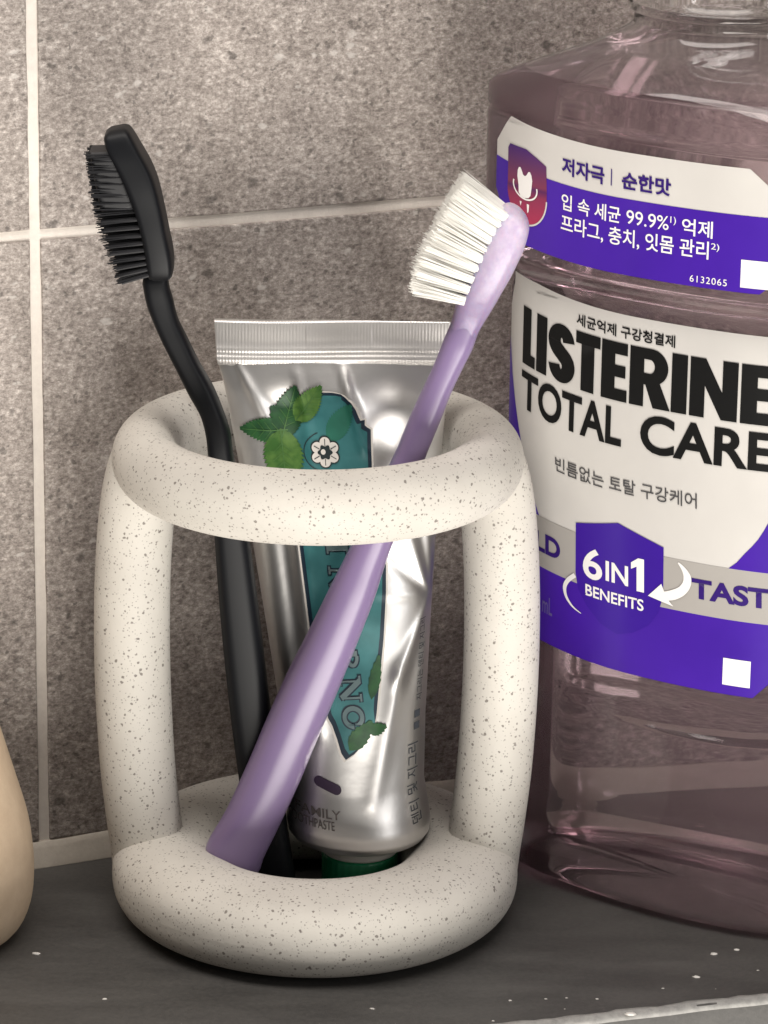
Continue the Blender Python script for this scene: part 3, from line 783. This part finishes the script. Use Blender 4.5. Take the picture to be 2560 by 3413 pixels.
# vertical serif capitals reading downwards, letter feet to the left
def serif(ch):
    """strokes of a letter in a unit box, as polygons"""
    S = lambda x0, y0, x1, y1, w: stroke([(x0 + (x1 - x0) * q, y0 + (y1 - y0) * q) for q in np.linspace(0, 1, 4)], w)
    B = lambda x, y, w=.3: [(x - w / 2, y - .045), (x + w / 2, y - .045), (x + w / 2, y + .045), (x - w / 2, y + .045)]
    if ch == 'I': return [S(.4, .04, .4, .96, .22), B(.4, .04, .42), B(.4, .96, .42)]
    if ch == 'N': return [S(.16, .04, .16, .96, .08), S(.14, .96, .80, .02, .22), S(.80, .04, .80, .96, .08), B(.16, .04), B(.10, .96), B(.80, .96)]
    if ch == 'V': return [S(.14, .96, .48, .02, .22), S(.82, .96, .50, .02, .08), B(.14, .96), B(.82, .96)]
    if ch == 'E': return [S(.2, .02, .2, .98, .22), S(.2, .05, .72, .05, .09), S(.2, .95, .70, .95, .09), S(.2, .52, .58, .52, .08)]
    if ch == 'R': return [S(.18, .04, .18, .96, .22), [(x, y) for x, y in stroke(arc(.3, .72, .34, .22, 95, -95, 14), .15)], S(.38, .5, .82, .03, .16), B(.18, .04), B(.84, .04, .2)]
    if ch == 'O': return [stroke(arc(.48, .5, .36, .42, 0, 360, 40), .19)]
base0 = np.array(tube_inv(1085, 1790)); base1 = np.array(tube_inv(1148, 2440))
dvec = base1 - base0; Ltxt = np.hypot(*dvec); dvec /= Ltxt; upv = np.array([-dvec[1], dvec[0]])
if upv[0] < 0: upv = -upv
adv = Ltxt / 7.0; cap_h = 4.0
ink, fill = [], []
for i, ch in enumerate('INVERNO'):
    for k, poly in enumerate(serif(ch)):
        def place(q, grow=0.0):
            return [tuple(base0 + dvec * ((x * .92 + i) * adv) + upv * (y * cap_h)) for x, y in q]
        q = place(poly)
        for n_, (ox, oy) in enumerate(((-.24, -.24), (.24, -.2), (-.24, .2), (.2, .2))):
            ink.append(conform(*shape([(x + ox, y + oy) for x, y in q]), on_tube(.30 + .016 * k + .004 * n_), 1, 1))
        fill.append(conform(*shape(q), on_tube(.46 + .008 * k), 1, 1))
v, f = join(ink); obj('lettering_shadow', v, f, NAVY, body)
v, f = join(fill); obj('lettering', v, f, print_mat('grey_letter_print', (.06, .105, .11), (.12, .16, .165)), body)
# pill mark, two lines of capitals, side text
pc = np.array(tube_inv(1092, 2618)); pe = np.array(tube_inv(1140, 2640)); pd = pe - pc; pd /= np.hypot(*pd); pn = np.array([-pd[1], pd[0]])
pill = [tuple(pc + pd * x + pn * y) for x, y in arc(1.7, 0, 1.0, 1.05, -90, 90, 12) + arc(-1.7, 0, 1.0, 1.05, 90, 270, 12)]
v, f = conform(*shape(pill), on_tube(.14), .8, .8); obj('pill_mark', v, f, plain('aubergine_print', (.028, .016, .035), .4), body)
def tilt_text(body_, px0, px1, h, off):
    a_ = np.array(tube_inv(*px0)); b2 = np.array(tube_inv(*px1)); d = b2 - a_; L = np.hypot(*d); d /= L; n_ = np.array([-d[1], d[0]])
    v, f = text(body_, 0, L, 0, h, off)
    return a_ + v[:, :1] * d + v[:, 1:] * n_, f
parts = [conform(*tilt_text('FAMILY', (985, 2690), (1136, 2735), 1.75, .004), on_tube(.14), .7, .7), conform(*tilt_text('TOOTHPASTE', (958, 2700), (1116, 2770), 1.75, .004), on_tube(.14), .7, .7)]
v, f = join(parts); obj('grey_lettering', v, f, plain('taupe_print', (.11, .095, .09), .45), body)
def side_text(body_, z0, z1, l0, wdt):
    v, f = text(body_, 0, z1 - z0, 0, wdt, 0.0)
    out = np.empty_like(v)
    for i, (x, y) in enumerate(v):
        z = z0 + x; out[i] = (sm(z, TW) * .965 - l0 - y, z)
    return out, f
parts = [conform(*side_text('덴티 및 지그리', 20.5, 36, .9, 1.9), on_tube(.14), .5, .8), conform(*side_text('■ ■', 38.5, 42.2, .7, 1.0), on_tube(.14), .5, .8), conform(*side_text('지그리는 덴티 및 지그리', 44, 60, .5, 1.0), on_tube(.14), .5, .8)]
v, f = join(parts); obj('side_lettering', v, f, plain('slate_print', (.05, .055, .065), .45), body)

# ------------------------------------------------------------------ toothbrushes
def sweep(rows, n=44, e=2.6):
    """rows: (centre xyz, half vector across xyz, half depth) -> lofted superellipse"""
    a = np.linspace(0, 2 * np.pi, n, endpoint=False); ca, sa = np.cos(a), np.sin(a)
    X = np.sign(ca) * abs(ca) ** (2 / e); Y = np.sign(sa) * abs(sa) ** (2 / e)
    return loft([np.array(r[:3])[None] + X[:, None] * np.array(r[3:6])[None] + Y[:, None] * np.array([0, r[6], 0])[None] for r in rows])
def rows_from(pairs, Yf, depth):
    """pairs of photo edges (left, right) laid into the slanting plane the brush stands in"""
    out = []
    for i, (l, r) in enumerate(pairs):
        cxy = ((l[0] + r[0]) / 2, (l[1] + r[1]) / 2)
        Y = 0.0
        for _ in range(6): Y = Yf(P(*cxy, Y)[2])
        a_, b_ = P(*l, Y), P(*r, Y)
        out.append([*((a_ + b_) / 2), *((b_ - a_) / 2), depth[i]])
    return np.array(out)
def bristle(p0, p1, r0_, r1_, n=5):
    d = p1 - p0; d /= np.linalg.norm(d)
    u = np.cross(d, [0, 1, .1]); u /= np.linalg.norm(u); w_ = np.cross(d, u)
    a = np.linspace(0, 2 * np.pi, n, endpoint=False)
    q = np.cos(a)[:, None] * u + np.sin(a)[:, None] * w_
    return loft([p0 + q * r0_, p1 + q * r1_], False, True)

# --- black brush
c5 = lambda x, y: (200 + x / 1.813, 380 + y / 1.813)
Yb = lambda z: -1.2 - .045 * (z - 5)
bt = thing('toothbrush', 'matte black toothbrush with black bristles leaning left in the holder', 'toothbrush', tuple(P(905, 2885, Yb(5))), 'toothbrushes in the holder')
neck = [(c5(545, 950), c5(655, 950)), (c5(500, 990), c5(652, 985)), (c5(506, 1060), c5(663, 1055)), (c5(525, 1150), c5(682, 1115)), (c5(572, 1270), c5(712, 1235)), (c5(627, 1390), c5(772, 1360)), (c5(700, 1530), c5(840, 1500)), (c5(775, 1680), c5(925, 1650)), (c5(848, 1810), c5(985, 1795)), (c5(882, 1930), c5(1028, 1925)), (c5(896, 2060), c5(1050, 2075)),
        ((712, 1660), (806, 1670)), ((716, 1790), (831, 1800)), ((735, 2050), (868, 2080)), ((766, 2356), (905, 2390)), ((798, 2600), (942, 2640)), ((822, 2790), (968, 2825)), ((838, 2900), (985, 2935)), ((855, 2975), (985, 3000))]
dep = [1.6, 2.3, 2.5, 2.5, 2.6, 2.8, 3.0, 3.2, 3.4, 3.5, 3.6, 3.7, 3.8, 4.0, 4.1, 4.1, 4.1, 3.8, 2.4]
K = resample(rows_from(neck, Yb, dep), 110)
BLACK = plain('matte_black_plastic', (.006, .0065, .008), .46, Specular_IOR_Level=.2)
BLACKB = plain('black_nylon', (.006, .006, .008), .5)
v, f = sweep(K, 44, 3.4); obj('handle', v, f, BLACK, bt)
head = [(c5(560, 985), c5(645, 988)), (c5(537, 965), c5(678, 968)), (c5(530, 915), c5(687, 920)), (c5(517, 820), c5(680, 830)), (c5(492, 690), c5(652, 695)), (c5(455, 560), c5(622, 545)), (c5(405, 430), c5(587, 405)), (c5(348, 310), c5(545, 300)), (c5(302, 225), c5(492, 205)), (c5(275, 160), c5(447, 125)), (c5(272, 118), c5(420, 85)), (c5(300, 90), c5(395, 72))]
hd = [3.0, 4.2, 4.9, 5.3, 5.5, 5.5, 5.5, 5.3, 5.0, 4.4, 3.6, 2.4]
HK = resample(rows_from(head, Yb, hd), 60)
v, f = sweep(HK, 44, 6.0); obj('head', v, f, BLACK, bt)
bl0 = [c5(320, 205), c5(380, 330), c5(440, 470), c5(480, 590), c5(510, 730), c5(530, 850), c5(545, 950)]
bl1 = [c5(165, 212), c5(182, 330), c5(204, 470), c5(228, 610), c5(268, 750), c5(320, 880), c5(362, 1005)]
def along(pts, s):
    p = np.array(pts); x = s * (len(p) - 1); return np.array([np.interp(x, range(len(p)), p[:, 0]), np.interp(x, range(len(p)), p[:, 1])])
parts = []
def tufts(rows, cols, per, spread, rad, b0, b1, Yf, half, jit, r_tip):
    for s in rows:
        for c_ in cols:
            q0 = along(b0, s); q1 = along(b1, s)
            Y0 = Yf(P(*q0, -5)[2])
            p0 = P(*q0, Y0) + np.array([0, c_ * half, 0]); p1 = P(*q1, Y0) + np.array([0, c_ * half * 1.12, 0])
            ax = p1 - p0; ln = np.linalg.norm(ax); ax = ax / ln
            side = np.cross(ax, [0, 1, 0]); side /= np.linalg.norm(side)
            for k in range(per):
                a_ = random.uniform(0, 2 * math.pi); rr = rad * math.sqrt(random.random())
                o_ = side * rr * math.cos(a_) + np.array([0, 1, 0]) * rr * math.sin(a_)
                tip = p1 + o_ * spread + ax * random.gauss(0, jit) + side * random.gauss(0, jit * .35) + np.array([0, random.gauss(0, jit * .35), 0])
                parts.append(bristle(p0 - ax * 1.0 + o_, tip, .11, r_tip))
rows = []
for s_ in np.linspace(0.0, .47, 26):
    q0 = along(bl0, s_); q1 = along(bl1, s_); q1 = q1 + (q0 - q1) * .12
    Y0 = Yb(P(*q0, -5)[2]); a_, b_ = P(*q0, Y0), P(*q1, Y0)
    e_ = .72 + .28 * min(1, min(s_, .47 - s_) / .04)
    rows.append([*((a_ + b_) / 2), *((b_ - a_) / 2), 4.3 * e_])
parts.append(sweep(rows, 40, 8))
tufts(np.linspace(.02, .46, 11), np.linspace(-.95, .95, 8), 4, 1.15, .32, bl0, bl1, Yb, 4.2, .22, .14)
for s_ in np.linspace(.52, .985, 9):
    for c_ in np.linspace(-.9, .9, 6):
        q0 = along(bl0, s_); q1 = along(bl1, s_); Y0 = Yb(P(*q0, -5)[2])
        a_ = P(*q0, Y0) + np.array([0, c_ * 4.4, 0]); b_ = P(*q1, Y0) + np.array([0, c_ * 4.8, 0])
        parts.append(bristle(a_, a_ + (b_ - a_) * random.uniform(.86, .93), .40, .33, 8))
tufts(np.linspace(.52, .985, 9), np.linspace(-.9, .9, 6), 5, 1.3, .30, bl0, bl1, Yb, 4.4, .30, .09)
v, f = join(parts); obj('bristles', v, f, BLACKB, bt, False)

# --- lilac brush
c6 = lambda x, y: (1250 + x / 2.127, 560 + y / 2.127)
c8 = lambda x, y: (640 + x / 1.784, 1740 + y / 1.784)
Yp = lambda z: -8.0 - .042 * (z - 8)
m, t, b = mat('lilac_plastic')
b.inputs['Base Color'].default_value = (.225, .165, .30, 1); b.inputs['Roughness'].default_value = .30
b.inputs['Subsurface Weight'].default_value = .5; b.inputs['Subsurface Radius'].default_value = (.9, .8, 1.0); b.inputs['Subsurface Scale'].default_value = .004
LILAC = m
m, t, b = mat('frosted_lilac_plastic')
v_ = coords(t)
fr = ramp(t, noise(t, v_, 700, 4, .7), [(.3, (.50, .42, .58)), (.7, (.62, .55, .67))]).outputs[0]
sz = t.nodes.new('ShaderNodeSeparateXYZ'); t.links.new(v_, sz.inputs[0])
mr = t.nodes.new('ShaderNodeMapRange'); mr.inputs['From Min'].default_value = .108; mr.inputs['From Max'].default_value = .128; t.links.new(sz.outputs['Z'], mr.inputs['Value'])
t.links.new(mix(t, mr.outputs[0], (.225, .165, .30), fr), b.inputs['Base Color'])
b.inputs['Roughness'].default_value = .34; b.inputs['Subsurface Weight'].default_value = .5; b.inputs['Subsurface Scale'].default_value = .004
bump(t, b, noise(t, v_, 900, 3), .15, .0004); FROST = m
pt = thing('toothbrush', 'translucent lilac toothbrush with white bristles leaning right in the holder', 'toothbrush', tuple(P(760, 2880, Yp(8))), 'toothbrushes in the holder')
ph_ = [(c6(645, 770), c6(908, 858)), (c6(600, 880), c6(858, 950)), (c6(570, 955), c6(818, 1030)), (c6(545, 1030), c6(775, 1110)), (c6(518, 1120), c6(735, 1190)), (c6(470, 1262), c6(678, 1310)), (c6(410, 1410), c6(612, 1440)), (c6(340, 1560), c6(540, 1595)), (c6(262, 1730), c6(468, 1780)), (c6(190, 1900), c6(402, 1940)), (c6(130, 2045), c6(350, 2070)),
       (c8(945, 140), c8(1172, 185)), (c8(830, 370), c8(1085, 450)), (c8(695, 645), c8(980, 725)), (c8(565, 900), c8(872, 990)), (c8(440, 1180), c8(758, 1260)), (c8(325, 1450), c8(645, 1530)), (c8(205, 1710), c8(525, 1790)), (c8(105, 1880), c8(430, 1985)), (c8(80, 1950), c8(400, 2070)), (c8(100, 2020), c8(330, 2110))]
pd_ = [2.4, 2.5, 2.6, 2.6, 2.5, 2.5, 2.6, 2.8, 3.1, 3.4, 3.6, 3.9, 4.3, 4.6, 4.8, 4.9, 4.9, 4.9, 4.6, 4.0, 2.4]
GR = resample(rows_from(ph_, Yp, pd_), 130); GR[:, 3:7] *= (.45 + .55 * np.clip(np.arange(130) / 13, 0, 1) ** .7)[:, None]
v, f = sweep(GR, 48, 2.3); obj('handle', v, f, LILAC, pt)
pH = [(c6(470, 1262), c6(678, 1310)), (c6(518, 1120), c6(735, 1190)), (c6(545, 1030), c6(775, 1110)), (c6(570, 955), c6(818, 1030)), (c6(600, 880), c6(858, 950)), (c6(645, 770), c6(908, 858)), (c6(695, 660), c6(962, 762)), (c6(745, 560), c6(1012, 660)), (c6(800, 445), c6(1060, 550)), (c6(850, 355), c6(1092, 430)), (c6(878, 305), c6(1082, 360)), (c6(905, 272), c6(1040, 300)), (c6(940, 255), c6(1000, 268))]
pdp = [2.5, 2.5, 2.6, 3.2, 3.9, 4.7, 5.2, 5.5, 5.5, 5.1, 4.5, 3.4, 1.8]
HR = resample(rows_from(pH, Yp, pdp), 60); HR[:, 3:7] *= (.80 + .20 * np.clip(np.arange(60) / 22, 0, 1))[:, None]
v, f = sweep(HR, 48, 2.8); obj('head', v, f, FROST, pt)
b0 = [c6(905, 285), c6(850, 375), c6(800, 460), c6(745, 565), c6(690, 675), c6(640, 790), c6(590, 920)]
b1 = [c6(630, 92), c6(565, 165), c6(505, 270), c6(440, 390), c6(365, 530), c6(300, 670), c6(268, 835)]
parts = []
tufts(np.linspace(.03, .97, 10), (-.85, -.3, .3, .85), 84, 1.7, .84, b0, b1, Yp, 4.3, .36, .035)
NYLON = plain('white_nylon', (.90, .885, .84), .5, Transmission_Weight=.0)
v, f = join(parts); obj('bristles', v, f, NYLON, pt, False)

# ------------------------------------------------------------------ beige bottle at the left edge
m, t, b = mat('beige_matte_glaze'); v_ = coords(t)
t.links.new(ramp(t, noise(t, v_, 260, 5, .7), [(.3, (.60, .455, .315)), (.7, (.68, .53, .375))]).outputs[0], b.inputs['Base Color'])
b.inputs['Roughness'].default_value = .6; bump(t, b, noise(t, v_, 700, 4), .15, .0005); BEIGE = m
VC = (-75.3, -13.5)
pk = [(13, .1, 0), (17, .5, 0), (19.6, 2.6, 0), (21.4, 7, 0), (22.0, 13, 0), (21.7, 18.5, 0), (20.9, 24, 0), (18.7, 32, 0), (15.6, 43, 0), (12.2, 56, 0), (9.2, 70, 0), (7.4, 82, 0), (7.0, 90, 0), (7.6, 94, 0), (7.2, 95.4, 0)]
pr_ = resample([(r, z, 0) for r, z, _ in pk], 70)
v, f = lathe([(r, z) for r, z, _ in pr_], VC, 96)
vase = obj('vase', v, f, BEIGE, None, True, (*VC, 0))
vase['label'] = 'warm beige teardrop vase, cut off by the left edge of the picture'; vase['category'] = 'vase'
